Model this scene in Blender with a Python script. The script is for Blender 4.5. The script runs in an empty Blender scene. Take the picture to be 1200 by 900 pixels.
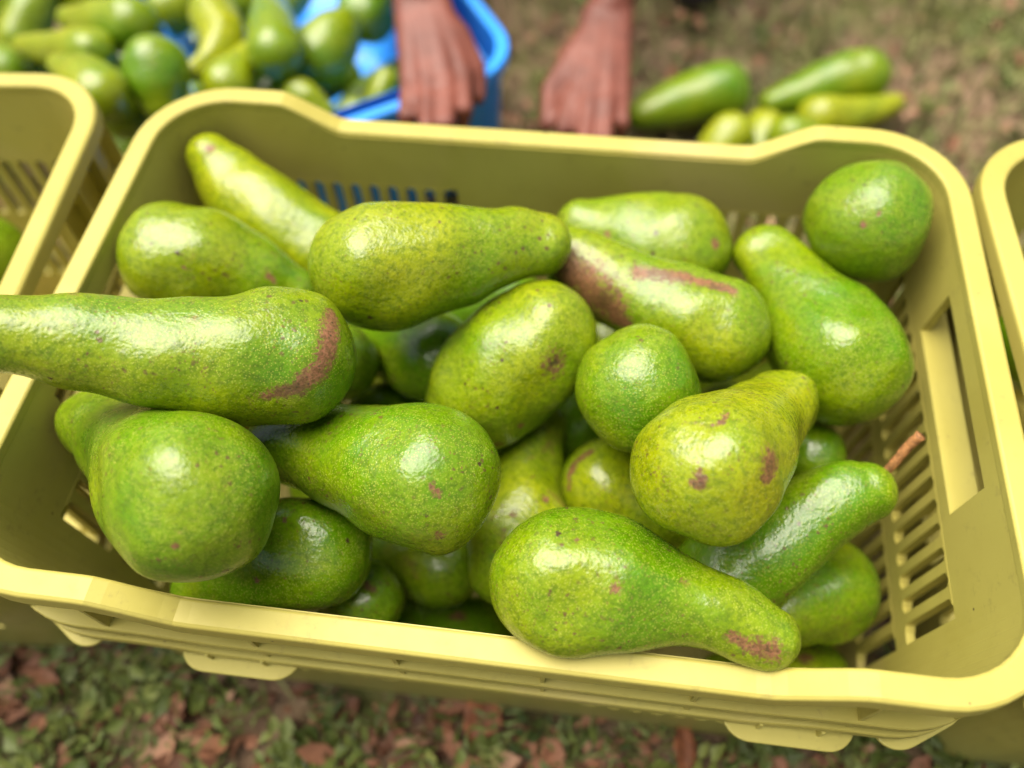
import bpy, math, random
import numpy as np
from mathutils import Vector, Matrix

sc = bpy.context.scene
COL = sc.collection
rad = math.radians

# ------------------------------------------------------------------ camera
cam_d = bpy.data.cameras.new('camera')
cam = bpy.data.objects.new('camera', cam_d); COL.objects.link(cam)
cam.location = (0.0480, -0.2805, 0.6998)
cam.rotation_euler = (rad(31.2624), rad(1.5671), rad(7.1802))
cam_d.sensor_width = 36.0
cam_d.lens = 29.05
cam_d.clip_start = 0.01; cam_d.clip_end = 500
cam_d.dof.use_dof = True
cam_d.dof.focus_distance = 0.425
cam_d.dof.aperture_fstop = 2.5
sc.camera = cam

# ------------------------------------------------------------------ sky, sun, exposure
SUN_EL, SUN_AZ = 74.0, -60.0          # high, a little to the left
world = bpy.data.worlds.new('World'); sc.world = world; world.use_nodes = True
wn = world.node_tree.nodes; wl = world.node_tree.links
bg = wn['Background']
sky = wn.new('ShaderNodeTexSky'); sky.sky_type = 'NISHITA'; sky.sun_disc = False
sky.sun_elevation = rad(SUN_EL); sky.sun_rotation = rad(SUN_AZ)
sky.air_density = 1.0; sky.dust_density = 6.0; sky.ozone_density = 0.6
wl.new(sky.outputs[0], bg.inputs[0]); bg.inputs[1].default_value = 0.05
sun_d = bpy.data.lights.new('sun', 'SUN'); sun_d.energy = 2.6; sun_d.angle = rad(60); sun_d.color = (1.0, 0.93, 0.83)
sun = bpy.data.objects.new('sun', sun_d); COL.objects.link(sun)
dv = Vector((math.sin(rad(SUN_AZ))*math.cos(rad(SUN_EL)), math.cos(rad(SUN_AZ))*math.cos(rad(SUN_EL)), math.sin(rad(SUN_EL))))
sun.rotation_euler = dv.to_track_quat('Z', 'Y').to_euler()
sun.location = (0, 0, 5)
sc.view_settings.view_transform = 'Standard'; sc.view_settings.look = 'None'
sc.view_settings.gamma = 1.0; sc.view_settings.use_curve_mapping = False
sc.view_settings.exposure = 1.42
cy = sc.cycles
cy.max_bounces = 6; cy.diffuse_bounces = 4; cy.glossy_bounces = 3; cy.caustics_reflective = False; cy.caustics_refractive = False
cy.use_adaptive_sampling = True; cy.adaptive_threshold = 0.02

# ------------------------------------------------------------------ helpers
rng = np.random.default_rng(7)

def tag(o, label=None, cat=None, group=None, kind=None):
    if label: o['label'] = label
    if cat: o['category'] = cat
    if group: o['group'] = group
    if kind: o['kind'] = kind
    return o

def empty(name, loc=(0, 0, 0), rz=0.0):
    o = bpy.data.objects.new(name, None); COL.objects.link(o)
    o.location = loc; o.rotation_euler = (0, 0, rz); o.empty_display_size = 0.05
    return o

def mesh(name, V, Fc, smooth=False):
    me = bpy.data.meshes.new(name)
    me.from_pydata([tuple(v) for v in V], [], [tuple(f) for f in Fc]); me.update()
    if smooth: me.polygons.foreach_set('use_smooth', [True]*len(me.polygons))
    return me

def grid_mesh(name, V, quads, tris=None, smooth=True):
    V = np.asarray(V, np.float32); quads = np.asarray(quads, np.int32).reshape(-1, 4)
    me = bpy.data.meshes.new(name)
    me.vertices.add(len(V)); me.vertices.foreach_set('co', V.ravel())
    nt = 0 if tris is None else len(tris)
    nl = len(quads)*4 + nt*3
    me.loops.add(nl); me.polygons.add(len(quads)+nt)
    li = quads.ravel() if nt == 0 else np.concatenate([quads.ravel(), np.asarray(tris, np.int32).ravel()])
    me.loops.foreach_set('vertex_index', li)
    st = np.arange(len(quads))*4
    if nt: st = np.concatenate([st, len(quads)*4 + np.arange(nt)*3])
    me.polygons.foreach_set('loop_start', st.astype(np.int32))
    me.polygons.foreach_set('use_smooth', np.full(len(quads)+nt, smooth))
    me.update(calc_edges=True); me.validate()
    return me

def link(name, me, mat, parent=None, loc=None, rot=None):
    o = bpy.data.objects.new(name, me); COL.objects.link(o)
    if mat and not me.materials: me.materials.append(mat)
    if parent: o.parent = parent
    if loc is not None: o.location = loc
    if rot is not None: o.rotation_euler = rot
    return o

def copy_tree(o, parent=None):
    c = o.copy(); COL.objects.link(c); c.parent = parent
    for ch in list(o.children): copy_tree(ch, c)
    return c

def box(V, F, x0, x1, y0, y1, z0, z1):
    b = len(V)
    V += [(x0, y0, z0), (x1, y0, z0), (x1, y1, z0), (x0, y1, z0), (x0, y0, z1), (x1, y0, z1), (x1, y1, z1), (x0, y1, z1)]
    F += [(b, b+3, b+2, b+1), (b+4, b+5, b+6, b+7), (b, b+1, b+5, b+4), (b+1, b+2, b+6, b+5), (b+2, b+3, b+7, b+6), (b+3, b, b+4, b+7)]

def bevel(o, w, seg=2):
    m = o.modifiers.new('bevel', 'BEVEL'); m.width = w; m.segments = seg; m.limit_method = 'ANGLE'; m.angle_limit = rad(35)

# ------------------------------------------------------------------ materials
class NT:
    def __init__(s, name):
        s.m = bpy.data.materials.new(name); s.m.use_nodes = True
        s.t = s.m.node_tree; s.b = s.t.nodes['Principled BSDF']
    def n(s, typ, **kw):
        nd = s.t.nodes.new(typ)
        for k, v in kw.items():
            if k.startswith('i_'):
                key = k[2:]; key = int(key) if key.isdigit() else key.replace('_', ' ')
                nd.inputs[key].default_value = v
            else: setattr(nd, k, v)
        return nd
    def l(s, a, b): s.t.links.new(a, b)
    def math(s, op, a, b=None, clamp=False):
        nd = s.n('ShaderNodeMath', operation=op, use_clamp=clamp)
        for i, v in enumerate((a, b)):
            if v is None: continue
            if isinstance(v, (int, float)): nd.inputs[i].default_value = v
            else: s.l(v, nd.inputs[i])
        return nd.outputs[0]
    def noise(s, co, scale, detail=3, rough=.55, dist=0.0):
        nd = s.n('ShaderNodeTexNoise', i_Scale=scale, i_Detail=detail, i_Roughness=rough, i_Distortion=dist); s.l(co, nd.inputs['Vector']); return nd.outputs['Fac']
    def vor(s, co, scale, out='Distance'):
        nd = s.n('ShaderNodeTexVoronoi', i_Scale=scale); s.l(co, nd.inputs['Vector']); return nd.outputs[out]
    def ramp(s, f, stops, interp='LINEAR'):
        nd = s.n('ShaderNodeValToRGB'); r = nd.color_ramp; r.interpolation = interp
        while len(r.elements) < len(stops): r.elements.new(.5)
        for e, (p, c) in zip(r.elements, stops):
            e.position = p; e.color = (*c, 1) if len(c) == 3 else c
        s.l(f, nd.inputs[0]); return nd.outputs[0]
    def step(s, f, a, b):
        nd = s.n('ShaderNodeMapRange', interpolation_type='SMOOTHSTEP', clamp=True)
        nd.inputs['From Min'].default_value = a; nd.inputs['From Max'].default_value = b
        s.l(f, nd.inputs[0]); return nd.outputs[0]
    def mix(s, f, a, b, blend='MIX'):
        nd = s.n('ShaderNodeMix', data_type='RGBA', blend_type=blend)
        for i, v in ((0, f), (6, a), (7, b)):
            if isinstance(v, (int, float)): nd.inputs[i].default_value = v
            elif isinstance(v, tuple): nd.inputs[i].default_value = (*v, 1)
            else: s.l(v, nd.inputs[i])
        return nd.outputs[2]
    def bump(s, h, strength, dist, prev=None):
        nd = s.n('ShaderNodeBump'); nd.inputs['Strength'].default_value = strength; nd.inputs['Distance'].default_value = dist
        s.l(h, nd.inputs['Height'])
        if prev is not None: s.l(prev, nd.inputs['Normal'])
        return nd.outputs[0]
    def out(s, col=None, rough=None, nrm=None, spec=None):
        for nm, v in (('Base Color', col), ('Roughness', rough), ('Normal', nrm), ('Specular IOR Level', spec)):
            if v is None: continue
            if isinstance(v, (int, float)): s.b.inputs[nm].default_value = v
            elif isinstance(v, tuple): s.b.inputs[nm].default_value = (*v, 1)
            else: s.l(v, s.b.inputs[nm])
        return s.m

def avocado_material():
    s = NT('avocado_skin')
    tc = s.n('ShaderNodeTexCoord'); oi = s.n('ShaderNodeObjectInfo')
    off = s.n('ShaderNodeVectorMath', operation='ADD'); s.l(tc.outputs['Object'], off.inputs[0])
    sc_ = s.math('MULTIPLY', oi.outputs['Random'], 7.0)
    s.l(sc_, off.inputs[1]); co = off.outputs[0]
    sep = s.n('ShaderNodeSeparateColor'); s.l(oi.outputs['Color'], sep.inputs[0])
    yel, blo, spk = sep.outputs[0], sep.outputs[1], sep.outputs[2]
    # green to yellow-green in soft clouds
    big = s.noise(co, 14, 4, .6, .3)
    f = s.math('ADD', s.math('MULTIPLY', s.math('SUBTRACT', big, .5), 1.9), yel, True)
    col = s.mix(f, (.086, .208, .001), (.335, .350, .002))
    fine = s.noise(co, 260, 3, .65)
    col = s.mix(s.step(fine, .42, .66), col, s.mix(.55, col, (.055, .110, .003)))
    # lengthwise cloudy darker stains
    st = s.noise(co, 55, 3, .7, .6)
    col = s.mix(s.math('MULTIPLY', s.step(st, .55, .75), .28), col, (.060, .100, .005))
    # pale lenticels
    v1 = s.vor(co, 850); vm = s.noise(co, 45, 3)
    len_ = s.math('MULTIPLY', s.math('SUBTRACT', 1.0, s.step(v1, .16, .42)), s.step(vm, .22, .55))
    col = s.mix(s.math('MULTIPLY', len_, .62), col, (.40, .43, .06))
    # brown haze of rubbed skin
    bl = s.noise(co, 32, 5, .72, .8)
    th = s.math('SUBTRACT', bl, s.math('MULTIPLY', s.math('SUBTRACT', 1.0, blo), .26))
    col = s.mix(s.math('MULTIPLY', s.step(th, .47, .62), .62), col, (.200, .105, .040))
    # small dark specks
    wob = s.n('ShaderNodeVectorMath', operation='ADD'); s.l(co, wob.inputs[0])
    nv = s.n('ShaderNodeTexNoise', i_Scale=420.0, i_Detail=2.0); s.l(co, nv.inputs['Vector'])
    sv = s.n('ShaderNodeVectorMath', operation='SCALE'); s.l(nv.outputs['Color'], sv.inputs[0]); sv.inputs['Scale'].default_value = .003
    s.l(sv.outputs[0], wob.inputs[1])
    def specks(scale, frac, rmax):
        vn = s.n('ShaderNodeTexVoronoi', i_Scale=scale); s.l(wob.outputs[0], vn.inputs['Vector'])
        sp = s.n('ShaderNodeSeparateColor'); s.l(vn.outputs['Color'], sp.inputs[0])
        keep = s.math('LESS_THAN', sp.outputs[0], s.math('MULTIPLY', spk, frac))
        size = s.math('MULTIPLY', s.math('ADD', sp.outputs[1], .25), rmax)
        d = s.math('DIVIDE', vn.outputs['Distance'], size)
        return s.math('MULTIPLY', keep, s.math('SUBTRACT', 1.0, s.step(d, .55, 1.05)))
    clump = s.step(s.noise(co, 22, 2), .44, .60)
    s1 = s.math('MULTIPLY', specks(230, .85, .32), clump)
    s2 = specks(95, .26, .17)
    s3 = s.math('MULTIPLY', specks(520, .75, .34), s.step(s.noise(co, 30, 3), .40, .58))
    col = s.mix(s.math('MULTIPLY', s3, .75), col, (.150, .090, .022))
    col = s.mix(s.math('MULTIPLY', s1, .80), col, (.105, .050, .022))
    col = s.mix(s.math('MULTIPLY', s2, .9), col, (.050, .022, .014))
    # scars: shape stored on the skin, broken up by noise
    at = s.n('ShaderNodeAttribute', attribute_name='scar')
    sn = s.noise(co, 170, 4, .75, 1.2); sn2 = s.noise(co, 480, 3, .6)
    sf = s.math('ADD', at.outputs['Fac'], s.math('MULTIPLY', s.math('SUBTRACT', sn, .5), 2.2))
    sf = s.math('ADD', sf, s.math('MULTIPLY', s.math('SUBTRACT', sn2, .5), 1.6))
    sm = s.math('MULTIPLY', s.step(sf, .38, .80), s.step(at.outputs['Fac'], .02, .30))
    scol = s.mix(s.step(sn2, .40, .62), (.290, .100, .060), (.150, .055, .026))
    scol = s.mix(s.math('MULTIPLY', s.step(s.noise(co, 38, 2), .48, .62), .7), scol, (.085, .038, .016))
    dk = s.vor(co, 330)
    scol = s.mix(s.math('MULTIPLY', s.math('SUBTRACT', 1.0, s.step(dk, .16, .30)), s.step(s.noise(co, 70, 2), .42, .6)), scol, (.05, .018, .014))
    pit = s.n('ShaderNodeAttribute', attribute_name='pit')
    scol = s.mix(s.step(s.math('ADD', pit.outputs['Fac'], s.math('MULTIPLY', s.math('SUBTRACT', sn, .5), 1.2)), .5, .7), scol, (.030, .012, .010))
    col = s.mix(s.math('MULTIPLY', s.math('MULTIPLY', s.step(sf, .05, .62), s.step(at.outputs['Fac'], .01, .35)), .45), col, (.16, .11, .025))
    col = s.mix(s.math('MULTIPLY', sm, .82), col, scol)
    # relief and wax
    h1 = s.noise(co, 210, 2, .5); h2 = s.vor(co, 560)
    b1 = s.bump(h1, .46, .0012); b2 = s.bump(h2, .22, .0006, b1)
    b3 = s.bump(sn2, .35, .0008, b2)
    nm = s.n('ShaderNodeMix', data_type='VECTOR'); s.l(sm, nm.inputs[0]); s.l(b2, nm.inputs[4]); s.l(b3, nm.inputs[5])
    rn = s.noise(co, 60, 3, .65)
    rough = s.math('ADD', s.math('MULTIPLY', rn, .20), s.math('ADD', s.math('MULTIPLY', sm, .25), s.math('ADD', s.math('MULTIPLY', oi.outputs['Random'], .10), .11)))
    m = s.out(col, rough, nm.outputs[1], .55)
    
    return m

def plastic(name, base, dark, dirt=(.16, .11, .05), rough=.42, dirt_amt=.5):
    s = NT(name)
    tc = s.n('ShaderNodeTexCoord'); co = tc.outputs['Object']
    n1 = s.noise(co, 9, 5, .6); n2 = s.noise(co, 70, 6, .7)
    col = s.mix(s.step(n1, .35, .7), base, dark)
    sm = s.math('MULTIPLY', s.step(n2, .56, .80), dirt_amt)
    col = s.mix(sm, col, dirt)
    tan = s.step(s.noise(co, 5, 4, .6, .5), .52, .70)
    col = s.mix(s.math('MULTIPLY', tan, .35 * dirt_amt * 2), col, tuple(x*.8+y*.35 for x, y in zip(base, (.5, .25, .35))))
    mp = s.n('ShaderNodeMapping'); mp.inputs['Scale'].default_value = (30, 30, 260); s.l(co, mp.inputs[0])
    scr = s.noise(mp.outputs[0], 3, 4, .7)
    col = s.mix(s.math('MULTIPLY', s.step(scr, .63, .72), .25 * dirt_amt * 2), col, dirt)
    v = s.vor(co, 60); vc = s.n('ShaderNodeTexVoronoi', i_Scale=60.0); s.l(co, vc.inputs['Vector'])
    sp = s.n('ShaderNodeSeparateColor'); s.l(vc.outputs['Color'], sp.inputs[0])
    dot = s.math('MULTIPLY', s.math('LESS_THAN', sp.outputs[0], .22), s.math('SUBTRACT', 1.0, s.step(v, .025, .075)))
    col = s.mix(s.math('MULTIPLY', dot, .8), col, (.05, .03, .02))
    b = s.bump(s.noise(co, 35, 3), .12, .002); b = s.bump(s.noise(co, 700, 2), .06, .0005, b)
    r = s.math('ADD', s.math('MULTIPLY', n2, .22), rough - .1)
    return s.out(col, r, b, .32)

def simple(name, col, rough=.6, nscale=40, var=.35, bscale=200, bstr=.2, spec=.4):
    s = NT(name)
    tc = s.n('ShaderNodeTexCoord'); co = tc.outputs['Object']
    n1 = s.noise(co, nscale, 5, .6)
    c = s.mix(s.step(n1, .3, .7), tuple(x*(1-var) for x in col), tuple(min(1, x*(1+var)) for x in col))
    return s.out(c, rough, s.bump(s.noise(co, bscale, 3), bstr, .001), spec)

def scatter_material(name, stops, rough=.6, spec=.35):
    s = NT(name)
    at = s.n('ShaderNodeAttribute', attribute_name='tint')
    tc = s.n('ShaderNodeTexCoord')
    n = s.noise(tc.outputs['Object'], 120, 4, .6)
    f = s.math('ADD', at.outputs['Fac'], s.math('MULTIPLY', s.math('SUBTRACT', n, .5), .35), True)
    return s.out(s.ramp(f, stops), rough, s.bump(n, .3, .001), spec)

M_avo = avocado_material()
M_crate = plastic('olive_yellow_plastic', (.450, .398, .092), (.395, .342, .070))
M_blue = plastic('blue_plastic', (.035, .310, .900), (.026, .250, .800), (.03, .08, .2), .38, .25)
M_sheet = simple('blue_sheet', (.035, .280, .800), .35, 25, .25, 120, .3, .5)
M_stem = simple('dry_stem', (.30, .135, .045), .7, 300, .5, 500, .5)
M_skin = simple('skin', (.172, .053, .033), .5, 30, .22, 300, .15, .4)
M_nail = simple('nail', (.42, .24, .19), .35, 60, .1)
M_shirt = simple('grey_cloth', (.16, .17, .20), .9, 30, .3, 900, .4)
M_trouser = simple('dark_purple_cloth', (.060, .045, .060), .9, 30, .4, 900, .4)
M_hair = simple('black_hair', (.012, .010, .009), .5, 200, .5, 700, .6)
M_shoe = simple('dark_shoe', (.035, .028, .036), .5, 40, .4)
M_litter = scatter_material('dead_leaves', [(0, (.034, .016, .009)), (.35, (.140, .058, .027)), (.65, (.270, .120, .062)), (1, (.410, .250, .150))], .65)
M_herb = scatter_material('herb_leaves', [(0, (.040, .060, .010)), (.5, (.125, .160, .032)), (1, (.260, .280, .070))], .5)
M_grass = scatter_material('grass_blades', [(0, (.055, .080, .016)), (.5, (.170, .195, .050)), (1, (.400, .340, .165))], .6)
M_leaf = simple('orange_dead_leaf', (.230, .080, .030), .6, 90, .45, 260, .5)

def ground_material():
    s = NT('soil')
    tc = s.n('ShaderNodeTexCoord'); co = tc.outputs['Object']
    n1 = s.noise(co, 6, 5, .6); n2 = s.noise(co, 60, 6, .7); n3 = s.noise(co, 3, 3)
    c = s.ramp(n2, [(.25, (.060, .042, .026)), (.5, (.230, .150, .090)), (.75, (.400, .300, .190))])
    g = s.ramp(s.noise(co, 90, 5, .7), [(.3, (.060, .075, .018)), (.7, (.190, .200, .055))])
    c = s.mix(s.step(n1, .47, .64), c, g)
    return s.out(c, .9, s.bump(n2, .8, .01), .2)
M_ground = ground_material()

# ------------------------------------------------------------------ ground
def make_ground():
    # fine near the crates, coarse out to the horizon
    e = np.concatenate([-np.geomspace(60, 2.2, 12), np.linspace(-2, 2, 90), np.geomspace(2.2, 60, 12)])
    X, Y = np.meshgrid(e, e); n = len(e)
    Z = .006*np.sin(X*7.1+1)*np.sin(Y*6.3+.4) + .004*np.sin(X*17+Y*9) + .003*np.sin(Y*23-X*13)
    Z = Z - .010
    V = np.stack([X.ravel(), Y.ravel(), Z.ravel()], 1)
    i = np.arange(n*n).reshape(n, n)
    q = np.stack([i[:-1, :-1], i[:-1, 1:], i[1:, 1:], i[1:, :-1]], -1).reshape(-1, 4)
    o = link('ground', grid_mesh('ground', V, q), M_ground); tag(o, kind='structure')
make_ground()

# ------------------------------------------------------------------ crates
class Crate:
    """rounded, slightly tapered open box; stations run round the inner wall"""
    def __init__(s, hx, hy, r, H, taper, dip, xa, xb, lx, sy, cs=8):
        s.hx, s.hy, s.r, s.H, s.taper, s.dip, s.xa, s.xb = hx, hy, r, H, taper, dip, xa, xb
        S = []   # (base point, outward normal, side, along)
        cx, cy = hx-r, hy-r
        def corner(px, py, a0):
            for k in range(1, cs):
                a = a0 + math.pi/2*k/cs; S.append((px, py, math.cos(a), math.sin(a), 'c', 0))
        for y in sy: S.append((cx, y, 1, 0, 'r', y))
        corner(cx, cy, 0)
        for x in lx[::-1]: S.append((x, cy, 0, 1, 'b', x))
        corner(-cx, cy, math.pi/2)
        for y in sy[::-1]: S.append((-cx, y, -1, 0, 'l', y))
        corner(-cx, -cy, math.pi)
        for x in lx: S.append((x, -cy, 0, -1, 'f', x))
        corner(cx, -cy, 1.5*math.pi)
        s.S = S
    def top(s, st):
        if st[4] in 'bf':
            t = (s.xa-abs(st[5]))/(s.xa-s.xb); t = min(1, max(0, t))
            return s.H - s.dip*t
        return s.H
    def dipf(s, st):
        return (s.H-s.top(st))/s.dip if s.dip else 0
    def pt(s, st, o, z):
        d = s.r - s.taper*(s.H-z) + o
        return (st[0]+st[2]*d, st[1]+st[3]*d, z)

def sweep(name, cr, prof, mat, parent, zfun=None, smooth=False, keep=None, extra=0.0):
    """closed profile [(outward, dz)] swept round the crate (or along the kept stations); z = zfun(station)+dz"""
    St = cr.S; N = len(St); runs = [list(range(N))+[0]]
    if keep:
        on = [keep(st) for st in St]; s0 = on.index(False); runs = []; cur = []
        for q in range(N+1):
            i = (s0+q) % N
            if on[i] and q < N: cur.append(i)
            elif cur: runs.append(cur); cur = []
    m = len(prof); V = []; Fc = []
    for run in runs:
        closed = run[0] == run[-1] and len(run) > 1; R_ = run[:-1] if closed else run; b = len(V); n = len(R_)
        for i in R_:
            st = St[i]; z0 = zfun(st) if zfun else cr.top(st)
            for o, dz in prof:
                d = cr.r + o + (extra*abs(st[3]) if o > .008 else 0)
                V.append((st[0]+st[2]*d, st[1]+st[3]*d, z0+dz))
        for i in range(n if closed else n-1):
            j = (i+1) % n
            for k in range(m):
                l = (k+1) % m; Fc.append((b+i*m+k, b+j*m+k, b+j*m+l, b+i*m+l))
        if not closed:
            Fc.append(tuple(b+k for k in range(m))); Fc.append(tuple(b+(n-1)*m+k for k in range(m-1, -1, -1)))
    me = mesh(name, V, Fc, smooth)
    return link(name, me, mat, parent)

def wall_mesh(cr, side_ids, zl, hole, th=.0055, topcut=.003):
    """inner and outer skin of part of the wall with real openings"""
    V = []; Fc = []; idx = {}
    def zz(si, k):
        st = cr.S[si]; return cr.top(st)-topcut if k == len(zl) else min(zl[k], cr.top(st)-topcut-.002)
    def v(si, k, outer):
        key = (si, k, outer)
        if key not in idx:
            idx[key] = len(V); V.append(cr.pt(cr.S[si], th if outer else 0, zz(si, k)))
        return idx[key]
    n = len(side_ids); K = len(zl)
    solid = [[not hole(cr.S[side_ids[a]], cr.S[side_ids[a+1]], k) for k in range(K)] for a in range(n-1)]
    for a in range(n-1):
        i, j = side_ids[a], side_ids[a+1]
        for k in range(K):
            if not solid[a][k]: continue
            Fc.append((v(i, k, 0), v(i, k+1, 0), v(j, k+1, 0), v(j, k, 0)))
            Fc.append((v(i, k, 1), v(j, k, 1), v(j, k+1, 1), v(i, k+1, 1)))
            def gone(aa, kk): return aa < 0 or aa >= n-1 or kk < 0 or kk >= K or not solid[aa][kk]
            if gone(a-1, k): Fc.append((v(i, k, 0), v(i, k, 1), v(i, k+1, 1), v(i, k+1, 0)))
            if gone(a+1, k): Fc.append((v(j, k, 1), v(j, k, 0), v(j, k+1, 0), v(j, k+1, 1)))
            if gone(a, k-1): Fc.append((v(i, k, 1), v(i, k, 0), v(j, k, 0), v(j, k, 1)))
            if gone(a, k+1): Fc.append((v(i, k+1, 0), v(i, k+1, 1), v(j, k+1, 1), v(j, k+1, 0)))
    return V, Fc

def slat_mesh(w, pitch, h, th):
    """one bar between two slots, its ends flaring into the frame"""
    p = pitch/2; c = .0030
    prof = [(-p, 0), (p, 0), (p, .0004), (w/2+.0006, c*.7), (w/2, c*1.6), (w/2, h-c*1.6), (w/2+.0006, h-c*.7), (p, h-.0004), (p, h), (-p, h), (-p, h-.0004), (-w/2-.0006, h-c*.7), (-w/2, h-c*1.6), (-w/2, c*1.6), (-w/2-.0006, c*.7), (-p, .0004)]
    n = len(prof)
    V = [(x, 0, z) for x, z in prof] + [(x, th, z) for x, z in prof]
    Fc = [tuple(range(n)), tuple(range(2*n-1, n-1, -1))] + [(i, i+n, (i+1) % n+n, (i+1) % n) for i in range(n)]
    return mesh('slat', V, Fc)

HX, HY, RC, H = .27, .176, .046, .30
def make_crate():
    long_x = sorted(set([round(x, 4) for s_ in (-1, 1) for x in (s_*.224, s_*.215, s_*.195, s_*.189, s_*.182, s_*.170, s_*.158, s_*.151, s_*.144, s_*.1, s_*.065, s_*.03)] + [0.0]))
    short_y = [-.130, -.124, -.1, -.066, -.035, 0, .035, .066, .1, .124, .130]
    cr = Crate(HX, HY, RC, H, .06, .0224, .189, .151, long_x, short_y, 10)
    base_top = cr.top
    def top(st):                                    # soften the two kinks of the dip
        if st[4] not in 'bf': return H
        t = (.189-abs(st[5]))/(.189-.151); w = .12
        def ramp(u): return u if u > w else (0 if u < -w else (u+w)**2/(4*w))
        t = ramp(t) - ramp(t-1)
        return H - .0224*t
    cr.top = top
    t = empty('harvest_crate')
    zl = [.012, .09, .153, .168, .229, .2405, .279]
    def hole(a, b, k):
        m = (a[5]+b[5])/2
        if a[4] != b[4] or a[4] == 'c': return False
        if a[4] in 'bf': return k in (1, 3) and .065 < abs(m) < .215
        return (k in (1, 3) and abs(m) < .124) or (k == 5 and abs(m) < .066)
    N = len(cr.S)
    def ids(side): return [i for i, st in enumerate(cr.S) if st[4] == side]
    def wide(side):                                  # include half of each corner
        L = ids(side); return [(L[0]-5+q) % N for q in range(len(L)+10)]
    for side, nm in (('r', 'end_wall'), ('b', 'side_wall'), ('l', 'end_wall'), ('f', 'side_wall')):
        V, Fc = wall_mesh(cr, wide(side), zl, hole)
        o = link(nm, mesh(nm, V, Fc), M_crate, t)
        sm = [st for st in cr.S]
        o.data.polygons.foreach_set('use_smooth', [False]*len(o.data.polygons))
        # bars of the slotted panels
        spans = [(-.124, .124, 16)] if side in 'rl' else [(-.215, -.065, 10), (.065, .215, 10)]
        for k in (1, 3):
            for a, b, n in spans:
                pitch = (b-a)/n; h = zl[k+1]-zl[k]
                key = 'slat_%s_%d' % ('s' if side in 'rl' else 'l', k)
                if key not in slat_cache: slat_cache[key] = slat_mesh(.0066, pitch, h, .0060)
                for i in range(n+1):
                    if i in (0, n): continue
                    c = a+pitch*i; d0 = RC-.06*(H-zl[k])+HX-RC-.0002 if side in 'rl' else RC-.06*(H-zl[k])+HY-RC-.0002
                    if side == 'r': loc, rz = (d0, c, zl[k]), -math.pi/2
                    elif side == 'l': loc, rz = (-d0, c, zl[k]), math.pi/2
                    elif side == 'b': loc, rz = (c, d0, zl[k]), 0
                    else: loc, rz = (c, -d0, zl[k]), math.pi
                    s_ = link('slat', slat_cache[key], M_crate, o, loc)
                    s_.rotation_euler = (Matrix.Rotation(rz, 3, 'Z') @ Matrix.Rotation(-math.atan(.06), 3, 'X')).to_euler()
    rim = [(-.0006, -.007), (-.0006, -.0012), (.0008, 0), (.0124, .0002), (.0142, -.0010), (.0146, -.0026), (.0150, -.0125), (.0122, -.0125), (.0120, -.0034), (.0046, -.0034), (.0040, -.007)]
    o = sweep('rim', cr, rim, M_crate, t)
    bevel(o, .0006, 2)
    cr.dipf2 = lambda st: (H-cr.top(st))/.0224
    def rib(zc, zd, w, extra, keep=None):
        return sweep('rib', cr, [(.0012, -.0018), (.0012, .0014), (w, .0014), (w+.0006, .0004), (w+.0006, -.0060), (w-.0018, -.0060), (w-.0022, -.0018)], M_crate, t, lambda st: zc-zd*cr.dipf2(st), False, keep, extra)
    rib(.2388, .0050, .0148, -.0022)
    rib(.2190, .0080, .0152, -.0020, lambda st: st[4] != 'b')
    # upright webs between the ribs
    gv = {}
    def web(st, z0, z1, w):
        V = []; Fc = []; box(V, Fc, -.0012, .0012, .0, w, 0, z1-z0)
        key = (round(w, 4), round(z1-z0, 4))
        if key not in gv: gv[key] = mesh('web', V, Fc)
        d = RC-.0005
        o = link('web', gv[key], M_crate, t, (st[0]+st[2]*d, st[1]+st[3]*d, z0))
        o.rotation_euler = (0, 0, math.atan2(st[3], st[2])-math.pi/2)
    def station(side, a):
        c = {'r': (HX-RC, a, 1, 0), 'l': (-(HX-RC), a, -1, 0), 'b': (a, HY-RC, 0, 1), 'f': (a, -(HY-RC), 0, -1)}[side]
        return (*c, side, a)
    for side in 'bf':
        for a in (-.205, -.12, -.04, .04, .12, .205):
            st = station(side, a); u = cr.dipf2(st)
            web(st, .2402-.005*u, cr.top(st)-.004, .0120)
            if side == 'f': web(st, .2204-.008*u, .2370-.005*u, .0120)
    for side in 'rl':
        for a in (-.118, -.085, .085, .118):
            st = station(side, a); web(st, .2402, H-.004, .0135)
    for (sx, sy) in ((1, 1), (-1, 1), (1, -1), (-1, -1)):
        for a in (math.atan2(sy, sx)-.25, math.atan2(sy, sx)+.25):
            st = (sx*(HX-RC), sy*(HY-RC), math.cos(a), math.sin(a), 'c', 0)
            web(st, .2402, H-.004, .0135)
    # rounded lugs low on the long sides, one pair per side, and one on each end
    def lug(st, w, z=.2050, pr=.0290):
        d = RC-.06*(H-z)+.003
        n = 8; P = [(-w, 0)]
        P += [(-w+.016-.016*math.cos(q*math.pi/2/n), pr*.35+(pr*.65)*math.sin(q*math.pi/2/n)) for q in range(n+1)]
        P += [(w-.016+.016*math.cos(q*math.pi/2/n), pr*.35+(pr*.65)*math.sin(q*math.pi/2/n)) for q in range(n, -1, -1)]
        P += [(w, 0)]
        m = len(P); V = [(x, y, 0) for x, y in P]+[(x, y, .003) for x, y in P]
        Fc = [tuple(range(m-1, -1, -1)), tuple(range(m, 2*m))]+[(i, (i+1) % m, (i+1) % m+m, i+m) for i in range(m)]
        for c in (-w*.45, w*.45): box(V, Fc, c-.0012, c+.0012, 0, pr*.72, .0028, .2115-z)
        o = link('lug', mesh('lug', V, Fc), M_crate, t, (st[0]+st[2]*d, st[1]+st[3]*d, z))
        o.rotation_euler = (0, 0, math.atan2(st[3], st[2])-math.pi/2)
        bevel(o, .0008, 2)
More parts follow.
